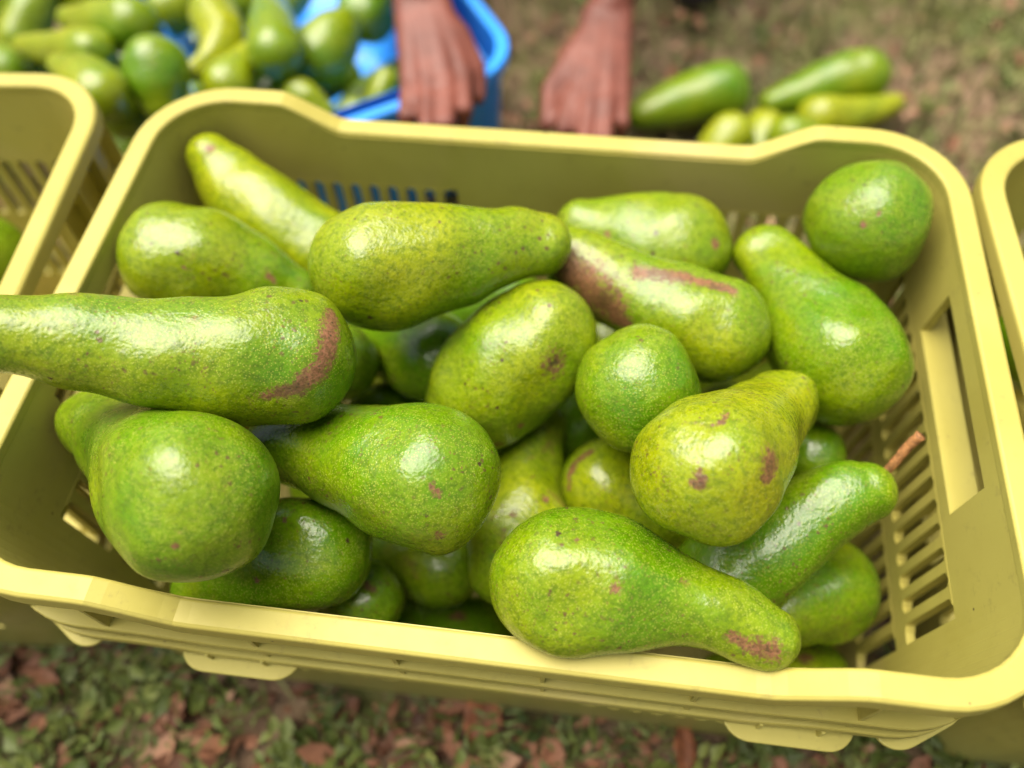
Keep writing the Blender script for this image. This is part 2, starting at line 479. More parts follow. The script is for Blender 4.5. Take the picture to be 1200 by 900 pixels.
    for a in (-.140, .178): lug(station('f', a), .037, .198, .0250)
    for (sx, sy) in ((1, 1), (-1, 1), (1, -1), (-1, -1)):
        a = math.atan2(sy*1.6, sx); lug((sx*(HX-RC), sy*(HY-RC), math.cos(a), math.sin(a), 'c', 0), .028, .198, .0195)
    # floor: a plate stiffened by crossing bars
    d = RC-.06*(H-.012)+.002
    P = [(st[0]+st[2]*d, st[1]+st[3]*d) for st in cr.S]; m = len(P)
    V = [(x, y, .004) for x, y in P]+[(x, y, .0115) for x, y in P]
    Fc = [tuple(range(m-1, -1, -1)), tuple(range(m, 2*m))]+[(i, (i+1) % m, (i+1) % m+m, i+m) for i in range(m)]
    fl = link('floor_plate', mesh('floor_plate', V, Fc), M_crate, t)
    V = []; Fc = []; box(V, Fc, -.0025, .0025, -.148, .148, 0, .006); bm_ = mesh('floor_bar', V, Fc)
    for x in np.linspace(-.2, .2, 11): link('floor_bar', bm_, M_crate, fl, (x, 0, .0118))
    return t
slat_cache = {}
crate = make_crate()
tag(crate, 'olive-yellow plastic harvest crate in the middle, heaped with large avocados', 'crate', 'yellow harvest crates in a row')
c2 = copy_tree(crate)
def place(o, rz, edge, which):
    """put the crate so that its outer rim corner sits at edge"""
    o.rotation_euler = (0, 0, rz); c, s_ = math.cos(rz), math.sin(rz)
    lx, ly = (HX+.015)*which[0], (HY+.015)*which[1]
    o.location = (edge[0]-(c*lx-s_*ly), edge[1]-(s_*lx+c*ly), 0)
place(c2, rad(4.5), (-.3215, .198), (1, 1))
tag(c2, 'olive-yellow harvest crate cut off by the left edge, ribbed outer side showing', 'crate', 'yellow harvest crates in a row')
c3 = copy_tree(crate); place(c3, rad(2.0), (.2880, .193), (-1, 1))
tag(c3, 'olive-yellow harvest crate cut off by the right edge', 'crate', 'yellow harvest crates in a row')

def make_blue():
    lx = [-.11, -.055, 0, .055, .11]; sy = [-.22, -.11, 0, .11, .22]
    cr = Crate(.16, .27, .05, .16, .06, 0, 1, .5, lx, sy, 6)
    cr.top = lambda st: .16
    t = empty('blue_crate')
    N = len(cr.S)
    for side, nm in (('r', 'end_wall'), ('b', 'side_wall'), ('l', 'end_wall'), ('f', 'side_wall')):
        L = [i for i, st in enumerate(cr.S) if st[4] == side]
        V, Fc = wall_mesh(cr, [(L[0]-3+q) % N for q in range(len(L)+6)], [.008, .05, .1, .14], lambda a, b, k: False)
        link(nm, mesh(nm, V, Fc, False), M_blue, t)
    o = sweep('rim', cr, [(-.0006, -.008), (-.0006, -.0012), (.0008, 0), (.0115, 0), (.0130, -.0015), (.0134, -.012), (.0110, -.012), (.0108, -.004), (.0046, -.004), (.004, -.008)], M_blue, t)
    bevel(o, .0008, 2)
    d = .05-.06*.15+.002
    P = [(st[0]+st[2]*d, st[1]+st[3]*d) for st in cr.S]; m = len(P)
    V = [(x, y, .003) for x, y in P]+[(x, y, .0078) for x, y in P]
    Fc = [tuple(range(m-1, -1, -1)), tuple(range(m, 2*m))]+[(i, (i+1) % m, (i+1) % m+m, i+m) for i in range(m)]
    link('floor_plate', mesh('floor_plate', V, Fc), M_blue, t)
    return t
blue = make_blue()
_u, _v = Vector((-.83, -.557, 0)), Vector((-.557, .83, 0))
_c = Vector((-.071, .426, 0)) + _u*(.16-.012) + _v*(.27-.012)
blue.location = _c; blue.rotation_euler = (0, 0, math.atan2(-_u.y, -_u.x))
tag(blue, 'bright blue plastic crate on the ground behind, under the left hand', 'crate')

def make_sheet():
    """thin crumpled sheet lining the blue crate and hanging up its walls"""
    nx, ny = 46, 70; r_ = np.random.default_rng(12)
    X, Y = np.meshgrid(np.linspace(-1, 1, nx), np.linspace(-1, 1, ny))
    x = X*.140; y = Y*.248
    e = np.clip((np.abs(np.stack([X, Y])).max(0)-.62)/.38, 0, 1)
    z = .035+.118*e**1.3
    cr_ = np.zeros_like(x)
    for k in range(9):
        a = r_.uniform(0, math.pi); f = r_.uniform(18, 60); ph = r_.uniform(0, 6)
        cr_ += (np.abs(((x*math.cos(a)+y*math.sin(a))*f/3.14+ph) % 2-1)-.5)*(.018*18/f)
    z = z+cr_*(1-.75*e)
    z = np.clip(z, .012, .153)
    V = np.stack([x.ravel(), y.ravel(), z.ravel()], 1); i = np.arange(nx*ny).reshape(ny, nx)
    q = np.stack([i[:-1, :-1], i[:-1, 1:], i[1:, 1:], i[1:, :-1]], -1).reshape(-1, 4)
    o = link('plastic_sheet', grid_mesh('plastic_sheet', V, q, None, False), M_sheet, None, blue.location, blue.rotation_euler)
    m = o.modifiers.new('thick', 'SOLIDIFY'); m.thickness = .0008
    tag(o, 'crumpled bright blue plastic sheet lining the blue crate under the pile', 'plastic sheet')
make_sheet()

# ------------------------------------------------------------------ avocados
def catmull(S, n):
    S = np.asarray(S, float); k = len(S)
    if k == 2: S = np.vstack([S[0], S.mean(0), S[1]]); k = 3
    E_ = np.vstack([2*S[0]-S[1], S, 2*S[-1]-S[-2]]); out = []
    E_[0, 3] = S[0, 3]; E_[-1, 3] = S[-1, 3]
    for t in np.linspace(0, k-1-1e-9, n):
        i = int(t); f = t-i; a, b, c, d = E_[i], E_[i+1], E_[i+2], E_[i+3]
        out.append(.5*((2*b)+(c-a)*f+(2*a-5*b+4*c-d)*f*f+(3*b-a-3*c+d)*f**3))
    return np.array(out)

def avocado(name, S, params, rings=120, segs=96, scars=(), seed=0, pits=(), lump=1.0):
    r_ = np.random.default_rng(seed)
    D = catmull(S, 60); C3 = D[:, :3]; R_ = D[:, 3]
    sl = np.r_[0, np.cumsum(np.linalg.norm(np.diff(C3, axis=0), axis=1))]; Lc = sl[-1]
    dense = np.linspace(0, Lc, 300)
    Rd = np.interp(dense, sl, R_)
    s0, s1 = -R_[0], Lc+R_[-1]*.94
    u = (1-np.cos(np.linspace(0, math.pi, rings)))/2
    s = s0+(s1-s0)*u
    def env(q):
        e = Rd[None]**2-(q[:, None]-dense[None])**2
        return np.sqrt(np.maximum(0, e.max(1)))
    rr = env(s); rr[0] = rr[-1] = 0
    # smooth radius a little along the body
    for _ in range(3): rr[2:-2] = (rr[1:-3]+2*rr[2:-2]+rr[3:-1])/4
    # axis with straight extensions
    t0 = C3[1]-C3[0]; t0 /= np.linalg.norm(t0); t1 = C3[-1]-C3[-2]; t1 /= np.linalg.norm(t1)
    ax = np.stack([np.interp(s, sl, C3[:, k]) for k in range(3)], 1)
    ax += np.minimum(0, s)[:, None]*t0 + np.maximum(0, s-Lc)[:, None]*t1
    for _ in range(6): ax[1:-1] = (ax[:-2]+2*ax[1:-1]+ax[2:])/4
    tg = np.gradient(ax, axis=0); tg /= np.linalg.norm(tg, axis=1)[:, None]
    n0 = np.cross(tg[0], [.3, .2, .93]); n0 /= np.linalg.norm(n0); Nn = [n0]
    for i in range(1, rings):
        v = Nn[-1]-tg[i]*np.dot(Nn[-1], tg[i]); Nn.append(v/np.linalg.norm(v))
    Nn = np.array(Nn); Bn = np.cross(tg, Nn)
    th = np.linspace(0, 2*math.pi, segs, endpoint=False)
    w = np.ones((rings, segs))
    for q in range(3):
        w += lump*.014*r_.normal()*np.cos((q+2)*th[None]+r_.uniform(0, 6)+2*u[:, None]*r_.normal())
        w += lump*.010*r_.normal()*np.cos(th[None]*(1+q)+u[:, None]*9*(q+1)*.6+r_.uniform(0, 6))
    P = ax[:, None]+(rr[:, None]*w)[..., None]*(np.cos(th)[None, :, None]*Nn[:, None]+np.sin(th)[None, :, None]*Bn[:, None])
    V = P.reshape(-1, 3)
    # gentle lumps fixed in space
    ph = r_.uniform(0, 6, 6)
    dn = .00035*np.sin(V[:, 0]*150+ph[0]+2*np.sin(V[:, 2]*70+ph[4]))+.00035*np.sin(V[:, 1]*170+ph[1]+2*np.sin(V[:, 0]*80+ph[5]))+.0003*np.sin(V[:, 2]*190+ph[2])
    nrm = (P-ax[:, None]).reshape(-1, 3); ln = np.linalg.norm(nrm, axis=1)[:, None]; nrm = nrm/np.maximum(ln, 1e-6)
    V = V+nrm*(dn*lump)[:, None]*np.minimum(1, ln/.01)
    sca = np.zeros(len(V)); pit = np.zeros(len(V))
    prev = None
    for x, y, z, q in scars:                       # neighbouring marks join into one band
        c_ = np.array([x, y, z]); dd = np.linalg.norm(V-c_, axis=1)/q
        if prev is not None and np.linalg.norm(c_-prev[0]) < 2.3*(q+prev[1]):
            ab = c_-prev[0]; tt = np.clip((V-prev[0])@ab/(ab@ab), 0, 1)
            dd = np.minimum(dd, np.linalg.norm(V-prev[0]-tt[:, None]*ab, axis=1)/(prev[1]+(q-prev[1])*tt))
        sv = np.clip(1.15-dd*.65, 0, 1); sca = np.maximum(sca, sv); prev = (c_, q)
        if q < .0042: pit = np.maximum(pit, .55*sv)
    for x, y, z, q in pits:
        dd = np.linalg.norm(V-np.array([x, y, z]), axis=1); pit = np.maximum(pit, np.clip(1.3-dd/q*.8, 0, 1))
    V = V-nrm*(pit*.0008)[:, None]
    i = np.arange(rings*segs).reshape(rings, segs); j = np.roll(i, -1, axis=1)
    q = np.stack([i[:-1], j[:-1], j[1:], i[1:]], -1).reshape(-1, 4)
    c0 = C3.mean(0)
    me = grid_mesh('avocado', V-c0, q)
    if len(scars):
        for nm, arr in (('scar', sca), ('pit', pit)):
            a = me.attributes.new(nm, 'FLOAT', 'POINT'); a.data.foreach_set('value', arr.astype(np.float32))
    o = link(name, me, M_avo, None, c0)
    o.color = (*params, 1)
    return o

HEAP = 'avocados heaped in the middle crate'
# spheres (x, y, z, radius) along each fruit, round end first, in metres
LAY = {
 'a1': [[-0.1126, -0.054, 0.3293, 0.0364], [-0.1359, -0.0622, 0.3354, 0.0349], [-0.167, -0.0698, 0.3461, 0.0292], [-0.2037, -0.0768, 0.3608, 0.0232], [-0.2376, -0.0844, 0.3748, 0.0192], [-0.2504, -0.0879, 0.38, 0.0173]],
 'a2': [[-0.0843, 0.0213, 0.3171, 0.0377], [-0.0685, 0.0263, 0.3146, 0.0369], [-0.037, 0.039, 0.3114, 0.0301], [-0.0048, 0.0528, 0.3087, 0.0226], [0.0127, 0.0577, 0.3059, 0.0191]],
 'a3': [[-0.1576, 0.0987, 0.2337, 0.0315], [-0.1928, 0.114, 0.2445, 0.0329], [-0.224, 0.133, 0.2572, 0.0266], [-0.244, 0.1483, 0.2671, 0.0184]],
 'a4': [[-0.2338, 0.0475, 0.2774, 0.0349], [-0.2144, 0.05, 0.2723, 0.0346], [-0.1818, 0.0484, 0.2602, 0.0256], [-0.1567, 0.0457, 0.25, 0.0176]],
 'a5': [[0.019, 0.0098, 0.278, 0.0333], [0.0037, -0.0025, 0.2652, 0.039], [-0.0114, -0.0151, 0.2523, 0.0368], [-0.0226, -0.025, 0.2423, 0.0305]],
 'a6': [[0.1272, 0.0364, 0.2621, 0.035], [0.1119, 0.0397, 0.2628, 0.0351], [0.0808, 0.0523, 0.2673, 0.0288], [0.0491, 0.0651, 0.272, 0.0246], [0.0343, 0.0732, 0.2752, 0.0225]],
 'a7': [[0.1042, 0.113, 0.2483, 0.0373], [0.0863, 0.1127, 0.2484, 0.0362], [0.0557, 0.1177, 0.2518, 0.0254], [0.034, 0.1213, 0.2543, 0.0182]],
 'a8': [[0.0795, -0.0255, 0.2828, 0.037], [0.0796, -0.0206, 0.2697, 0.0339], [0.0798, -0.0132, 0.2488, 0.0295]],
 'a9': [[0.1119, -0.0936, 0.3229, 0.037], [0.124, -0.0764, 0.3085, 0.0357], [0.1457, -0.0451, 0.2853, 0.026], [0.1656, -0.0178, 0.2668, 0.0219]],
 'a10': [[0.044, -0.147, 0.2849, 0.0358], [0.0635, -0.1461, 0.2864, 0.0348], [0.083, -0.1475, 0.2867, 0.0285], [0.1066, -0.1507, 0.2861, 0.0214], [0.1322, -0.1562, 0.2845, 0.0183], [0.15, -0.162, 0.2823, 0.0152]],
 'a11': [[0.1434, -0.1087, 0.2057, 0.0321], [0.1638, -0.0921, 0.2186, 0.0308], [0.1883, -0.0724, 0.234, 0.0244], [0.2064, -0.0623, 0.2422, 0.0212], [0.217, -0.0591, 0.2452, 0.0181]],
 'a12': [[-0.1379, -0.1387, 0.3272, 0.0412], [-0.1572, -0.1271, 0.3143, 0.0387], [-0.1985, -0.1011, 0.2896, 0.0288], [-0.2437, -0.0762, 0.2661, 0.0217]],
 'a13': [[-0.03, -0.1029, 0.2982, 0.0383], [-0.0448, -0.0977, 0.2923, 0.0381], [-0.0753, -0.089, 0.2803, 0.0309], [-0.1077, -0.0802, 0.2685, 0.025], [-0.1293, -0.0753, 0.2609, 0.0225]],
 'a14': [[-0.0996, -0.1292, 0.2353, 0.0332], [-0.1171, -0.1322, 0.2291, 0.0346], [-0.1448, -0.1415, 0.2159, 0.029], [-0.1734, -0.1505, 0.2033, 0.019]],
 'a15': [[-0.0772, -0.1416, 0.1848, 0.0248], [-0.0849, -0.1378, 0.1782, 0.0252], [-0.1062, -0.1318, 0.1596, 0.0228], [-0.1304, -0.1254, 0.1397, 0.0213]],
 'a16': [[-0.0213, -0.1295, 0.0622, 0.035], [-0.0329, -0.1325, 0.074, 0.0344], [-0.0496, -0.1361, 0.0924, 0.0273], [-0.0601, -0.1386, 0.1044, 0.0232]],
 'a17': [[0.0178, -0.1075, 0.1992, 0.0332], [0.0158, -0.0908, 0.1994, 0.0327], [0.014, -0.0616, 0.2002, 0.0246], [0.0167, -0.0305, 0.2015, 0.0207], [0.0195, -0.0142, 0.2022, 0.0181]],
 'a18': [[0.0687, -0.052, 0.1994, 0.032], [0.0856, -0.0577, 0.1888, 0.0317], [0.1098, -0.0621, 0.1767, 0.0257], [0.1223, -0.0667, 0.1688, 0.0218]],
 'a19': [[0.2016, -0.0012, 0.1574, 0.0269], [0.2017, -0.0079, 0.1782, 0.026], [0.2011, -0.0148, 0.2, 0.0227]],
 'a20': [[0.2214, -0.0866, 0.1474, 0.0345], [0.2067, -0.0929, 0.1527, 0.0329], [0.1792, -0.1126, 0.1603, 0.0243], [0.1675, -0.1231, 0.1633, 0.0196]],
 'a21': [[0.228, -0.1325, 0.077, 0.0294], [0.2086, -0.1359, 0.082, 0.0291], [0.1832, -0.1403, 0.0886, 0.024], [0.1645, -0.1436, 0.0936, 0.0203]],
 'a22': [[0.209, 0.0263, 0.2531, 0.0406], [0.2006, 0.0403, 0.2525, 0.0396], [0.1809, 0.0776, 0.2526, 0.0286], [0.1626, 0.1086, 0.2533, 0.0212]],
 'a23': [[0.2235, 0.119, 0.283, 0.0394], [0.2251, 0.1269, 0.2786, 0.0377], [0.2283, 0.143, 0.2701, 0.0317]],
 'a24': [[0.1485, 0.0226, 0.1673, 0.0261], [0.1497, 0.0208, 0.1771, 0.0257], [0.1567, 0.0023, 0.2, 0.0209]],
 'a25': [[-0.1194, 0.0054, 0.2295, 0.0267], [-0.1317, 0.0071, 0.2248, 0.027], [-0.1594, 0.0082, 0.2128, 0.0241]],
 'a26': [[-0.0564, 0.0233, 0.2178, 0.0328], [-0.0686, 0.0296, 0.2117, 0.0327], [-0.0948, 0.0425, 0.1993, 0.025], [-0.1105, 0.0508, 0.1926, 0.0229]],
 'a27': [[-0.0984, -0.0032, 0.1577, 0.0319], [-0.0864, 0.0019, 0.1576, 0.032], [-0.0675, 0.0026, 0.1534, 0.0257]],
 'a28': [[-0.0355, -0.1037, 0.1621, 0.0288], [-0.0547, -0.1003, 0.1547, 0.0293], [-0.0811, -0.0966, 0.1445, 0.024]],
 'a30': [[-0.0197, 0.0948, 0.1955, 0.0299], [-0.0321, 0.09, 0.1969, 0.0291], [-0.0565, 0.0801, 0.1992, 0.0218]],
 'a29': [[0.0348, 0.0077, 0.1649, 0.0282], [0.0469, 0.0077, 0.1738, 0.0277], [0.0581, 0.0119, 0.1876, 0.0242]],
}
SCARS = {
 'a1': [[-0.0862, -0.0385, 0.3502, 0.0045], [-0.0841, -0.0492, 0.3524, 0.0057], [-0.0835, -0.0578, 0.3518, 0.0061], [-0.0847, -0.0672, 0.3499, 0.0061], [-0.0885, -0.0754, 0.3477, 0.0056], [-0.0952, -0.0824, 0.3455, 0.0047], [-0.1032, -0.0864, 0.3449, 0.0039], [-0.1126, -0.0899, 0.3456, 0.003]],
 'a5': [[0.0301, -0.0204, 0.2925, 0.0075], [-0.0016, -0.0506, 0.2427, 0.0033], [0.0123, -0.0444, 0.2565, 0.0024]],
 'a6': [[0.0317, 0.0528, 0.2884, 0.0141], [0.0446, 0.0432, 0.2849, 0.0151], [0.0574, 0.0339, 0.2794, 0.0129], [0.0668, 0.0272, 0.2735, 0.0075], [0.0725, 0.0504, 0.2965, 0.0048], [0.0882, 0.0488, 0.2972, 0.0047], [0.1037, 0.0479, 0.2978, 0.0047], [0.1192, 0.045, 0.2976, 0.0042], [0.1321, 0.0416, 0.297, 0.0036]],
 'a9': [[0.0962, -0.0854, 0.3562, 0.0016], [0.1018, -0.0869, 0.3584, 0.0016], [0.1074, -0.0886, 0.3601, 0.0015], [0.1126, -0.0865, 0.3599, 0.0015], [0.1149, -0.0807, 0.3581, 0.0016], [0.116, -0.0741, 0.355, 0.0013], [0.1364, -0.0998, 0.3509, 0.0067], [0.1355, -0.1075, 0.3486, 0.0037], [0.1392, -0.104, 0.3466, 0.0031], [0.1035, -0.1122, 0.3546, 0.0024], [0.1054, -0.1162, 0.3525, 0.0027], [0.1009, -0.1154, 0.3516, 0.0021], [0.1374, -0.0952, 0.3507, 0.0019]],
 'a10': [[0.0715, -0.1581, 0.3189, 0.0028], [0.1042, -0.1473, 0.3101, 0.0022], [0.1481, -0.1728, 0.2939, 0.0061], [0.1377, -0.171, 0.2961, 0.0038], [0.1273, -0.1691, 0.2983, 0.0029], [0.1039, -0.1634, 0.3059, 0.0016], [0.0505, -0.1365, 0.3202, 0.0016], [0.0427, -0.1412, 0.321, 0.0013]],
 'a3': [[-0.2358, 0.1409, 0.2854, 0.0034]],
 'a18': [[0.0552, -0.041, 0.227, 0.0025], [0.0472, -0.0474, 0.2235, 0.003], [0.0426, -0.0553, 0.2187, 0.003], [0.0423, -0.0632, 0.215, 0.0025]],
 'a20': [],
 'a16': [[-0.0308, -0.1248, 0.1115, 0.0024], [-0.0236, -0.1221, 0.1069, 0.0033]],
 'a21': [[0.2151, -0.1246, 0.1088, 0.0046], [0.2206, -0.1211, 0.1063, 0.0028]],
 'a13': [[-0.0172, -0.1382, 0.3087, 0.003], [-0.0189, -0.1241, 0.3288, 0.0026], [-0.0219, -0.1219, 0.3314, 0.0019], [-0.0454, -0.1094, 0.3335, 0.0013]],
 'a23': [[0.2094, 0.0919, 0.3086, 0.0021], [0.2169, 0.096, 0.3149, 0.0016]],
 'a7': [[0.126, 0.0975, 0.275, 0.0031], [0.0735, 0.0856, 0.2696, 0.0036], [0.0535, 0.0999, 0.2724, 0.0023]],
 'a17': [[0.0112, -0.0903, 0.2323, 0.0028], [0.0306, -0.0771, 0.2263, 0.0025]],
 'a4': [[-0.1648, 0.0382, 0.2778, 0.0022], [-0.1614, 0.0363, 0.2735, 0.0018], [-0.2111, 0.0245, 0.2973, 0.0013]],
 'a2': [[-0.0275, 0.0244, 0.3372, 0.0011], [-0.0321, 0.0138, 0.3328, 0.0011], [-0.0365, 0.0031, 0.3199, 0.0012]],
 'a14': [[-0.1236, -0.1558, 0.2544, 0.0015], [-0.1119, -0.1238, 0.2664, 0.0019]],
 'a15': [[-0.0724, -0.1379, 0.2096, 0.0032], [-0.0685, -0.1398, 0.2086, 0.0024]],
 'a12': [[-0.1273, -0.1718, 0.3505, 0.0015], [-0.1252, -0.1672, 0.3549, 0.0012]],
}
# label, (yellowness, brown rub, specks)
INFO = {
 'a1': ('long-necked avocado lying across the left rim, pinkish scar band round its broad end', (.42, .62, .7)),
 'a2': ('smooth yellow-green avocado on top of the heap, neck pointing right', (.45, .30, .55)),
 'a3': ('slim curved yellow-green avocado in the back left corner, neck against the wall', (.62, .30, .35)),
 'a4': ('pear-shaped avocado behind the scar-banded one, dark specks near its narrow end', (.30, .35, .85)),
 'a5': ('plump oval avocado at the centre with a torn brown hole scar', (.28, .35, .5)),
 'a6': ('avocado with a large pinkish scuffed patch on its neck, right of the top one', (.30, .40, .6)),
 'a7': ('glossy avocado lying along the back wall with small pale scuffs', (.36, .32, .4)),
 'a8': ('round avocado seen end-on at centre right, no neck showing', (.24, .30, .45)),
 'a9': ('yellowish avocado with brown scabs and a thin wavy scar line', (.66, .58, .8)),
 'a10': ('large bright green avocado along the front rim, neck pointing right', (.22, .36, .6)),
 'a11': ('shiny dark green avocado with a brown twig stem pointing at the right wall', (.06, .25, .6)),
 'a12': ('biggest avocado at front left, broad round end facing up, neck behind', (.16, .36, .6)),
 'a13': ('pear-shaped avocado right of the biggest one, brown dots on its round end', (.22, .40, .85)),
 'a14': ('dark green avocado wedged under the biggest one near the front wall', (.08, .30, .6)),
 'a15': ('small avocado deep at the front rim with a shiny white glint', (.10, .40, .8)),
 'a16': ('shaded avocado deep behind the front rim with two reddish spots', (.05, .35, .5)),
 'a17': ('olive-brown avocado standing neck up in the gap left of the front one', (.50, .62, .6)),
 'a18': ('green avocado under the yellowish one with a curved brown scar', (.28, .45, .6)),
 'a19': ('small light green avocado tip right of the yellowish one', (.34, .2, .4)),
 'a20': ('dark avocado under the twig-stemmed one beside the slotted right wall', (.10, .35, .7)),
 'a21': ('avocado in the front right depth, only its top edge above the rim', (.12, .40, .7)),
 'a22': ('large tapered avocado on the right, neck pointing at the back wall', (.20, .26, .4)),
 'a23': ('round avocado standing on end in the back right corner', (.14, .28, .4)),
 'a24': ('green sliver of avocado between the end-on and the yellowish ones', (.30, .3, .4)),
 'a25': ('shaded avocado just right of the scar-banded broad end', (.10, .3, .5)),
 'a26': ('dark shaded avocado in the hollow under the top one', (.04, .25, .4)),
 'a27': ('deep avocado in the hollow above the pear-shaped one with brown dots', (.10, .3, .5)),
 'a28': ('brownish shaded avocado deep under the brown-dotted one', (.40, .7, .5)),
 'a30': ('shaded avocado glimpsed between the top one and the torn-scar one', (.06, .3, .4)),
 'a29': ('deep shaded avocado left of the end-on one', (.05, .3, .4)),
}
av = {}
for k, (lab, prm) in INFO.items():
    low = k in ('a30', 'a24', 'a25', 'a27', 'a28', 'a29', 'a19', 'a26')
    pits = [SCARS['a5'][0][:3]+[.0035]] if k == 'a5' else []
    av[k] = tag(avocado('avocado', LAY[k], prm, 70 if low else 130, 56 if low else 110, SCARS.get(k, ()), int(k[1:])*3+1, pits, 1.0 if low else 1.5), lab, 'avocado', HEAP)

def stem(parent, pts, r0, r1):
    pts = [np.array(p) for p in pts]; n = 10; V = []; Fc = []
    c = catmull([[*p, r0+(r1-r0)*i/(len(pts)-1)] for i, p in enumerate(pts)], 14)
    for i, (x, y, z, r) in enumerate(c):
        t = c[min(i+1, 13), :3]-c[max(i-1, 0), :3]; t /= np.linalg.norm(t)
        a = np.cross(t, [0, 0, 1]); a /= np.linalg.norm(a); b = np.cross(t, a)
        rr = r*(1+.06*math.sin(i*1.9))*(1.12 if i in (0, 13) else 1)
        for q in range(n): V.append(np.array([x, y, z])+rr*(math.cos(q*2*math.pi/n)*a+math.sin(q*2*math.pi/n)*b))
    for i in range(13):
        for q in range(n): Fc.append((i*n+q, i*n+(q+1) % n, (i+1)*n+(q+1) % n, (i+1)*n+q))
    Fc += [tuple(range(n-1, -1, -1)), tuple(range(13*n, 14*n))]
    o = link('stem', mesh('stem', [v-np.array(parent.location) for v in V], Fc, True), M_stem, parent)
stem(av['a11'], [(.2265, -.0502, .2492), (.2310, -.0450, .2600), (.2350, -.0398, .2690), (.2395, -.0361, .2776)], .0026, .0031)

# more fruit lower down, glimpsed through the gaps
LOW = [[[-0.0911, 0.0923, 0.0643, 0.0312], [-0.1158, 0.0783, 0.0547, 0.0296], [-0.1529, 0.0573, 0.0404, 0.0187]], [[0.0098, 0.0699, 0.0788, 0.0322], [0.0382, 0.0618, 0.0737, 0.0306], [0.0808, 0.0497, 0.066, 0.0193]], [[0.1393, 0.01, 0.0786, 0.0295], [0.1408, -0.0186, 0.0876, 0.028], [0.1431, -0.0615, 0.101, 0.0177]], [[-0.0646, -0.0288, 0.092, 0.0305], [-0.0467, -0.0053, 0.0967, 0.0289], [-0.0197, 0.03, 0.1039, 0.0183]], [[-0.154, -0.0225, 0.081, 0.0317], [-0.1328, -0.0013, 0.0805, 0.0301], [-0.1011, 0.0306, 0.0798, 0.019]], [[0.0207, 0.0008, 0.0633, 0.03], [0.0055, -0.0248, 0.0593, 0.0285], [-0.0172, -0.0632, 0.0533, 0.018]], [[0.1448, 0.1203, 0.071, 0.0293], [0.1178, 0.1138, 0.0596, 0.0279], [0.0775, 0.1039, 0.0423, 0.0176]], [[0.0812, -0.0654, 0.0767, 0.0303], [0.0907, -0.0394, 0.0651, 0.0288], [0.105, -0.0005, 0.0477, 0.0182]], [[-0.1691, -0.0818, 0.0847, 0.0311], [-0.1872, -0.1047, 0.0778, 0.0295], [-0.2143, -0.1391, 0.0675, 0.0186]], [[-0.2181, 0.1142, 0.1089, 0.0339], [-0.2011, 0.0905, 0.1022, 0.0322], [-0.1756, 0.0548, 0.0922, 0.0203]], [[0.1972, 0.0098, 0.0768, 0.0292], [0.1948, -0.0181, 0.0876, 0.0277], [0.1911, -0.0599, 0.1038, 0.0175]], [[0.065, 0.1233, 0.1076, 0.0304], [0.081, 0.0984, 0.1028, 0.0289], [0.1049, 0.061, 0.0955, 0.0183]], [[0.2146, 0.0904, 0.1046, 0.0331], [0.1889, 0.0765, 0.0978, 0.0314], [0.1503, 0.0557, 0.0876, 0.0198]], [[0.0356, -0.0973, 0.1042, 0.0305], [0.0113, -0.0801, 0.1004, 0.029], [-0.0251, -0.0543, 0.0946, 0.0183]]]
for i, S in enumerate(LOW):
    tag(avocado('avocado', S, (.2, .35, .5), 56, 44, (), 200+i), 'green avocado buried in the shaded bottom layer of the middle crate', 'avocado', 'avocados buried in the middle crate')

# fruit in the neighbouring crates
SIDE = [
 ('green avocado inside the left crate below its slotted wall', [(-.435, .085, .205, .037), (-.452, .06, .205, .034), (-.49, .01, .2, .024)], (.25, .4, .6)),
 ('avocado half hidden in the left crate, behind the nearer one', [(-.53, .09, .16, .036), (-.56, .07, .16, .033), (-.60, .03, .155, .023)], (.2, .3, .5)),
 ('green avocado inside the right crate against its near corner', [(.385, .12, .175, .036), (.395, .10, .175, .034), (.42, .045, .18, .024)], (.2, .3, .5)),
 ('second avocado in the right crate, lying further back', [(.47, .10, .12, .036), (.48, .08, .12, .033), (.50, .03, .12, .023)], (.3, .3, .5)),
]
for i, (lab, S, prm) in enumerate(SIDE):
    tag(avocado('avocado', S, prm, 70, 56, (), 300+i), lab, 'avocado', 'avocados in the side crates')

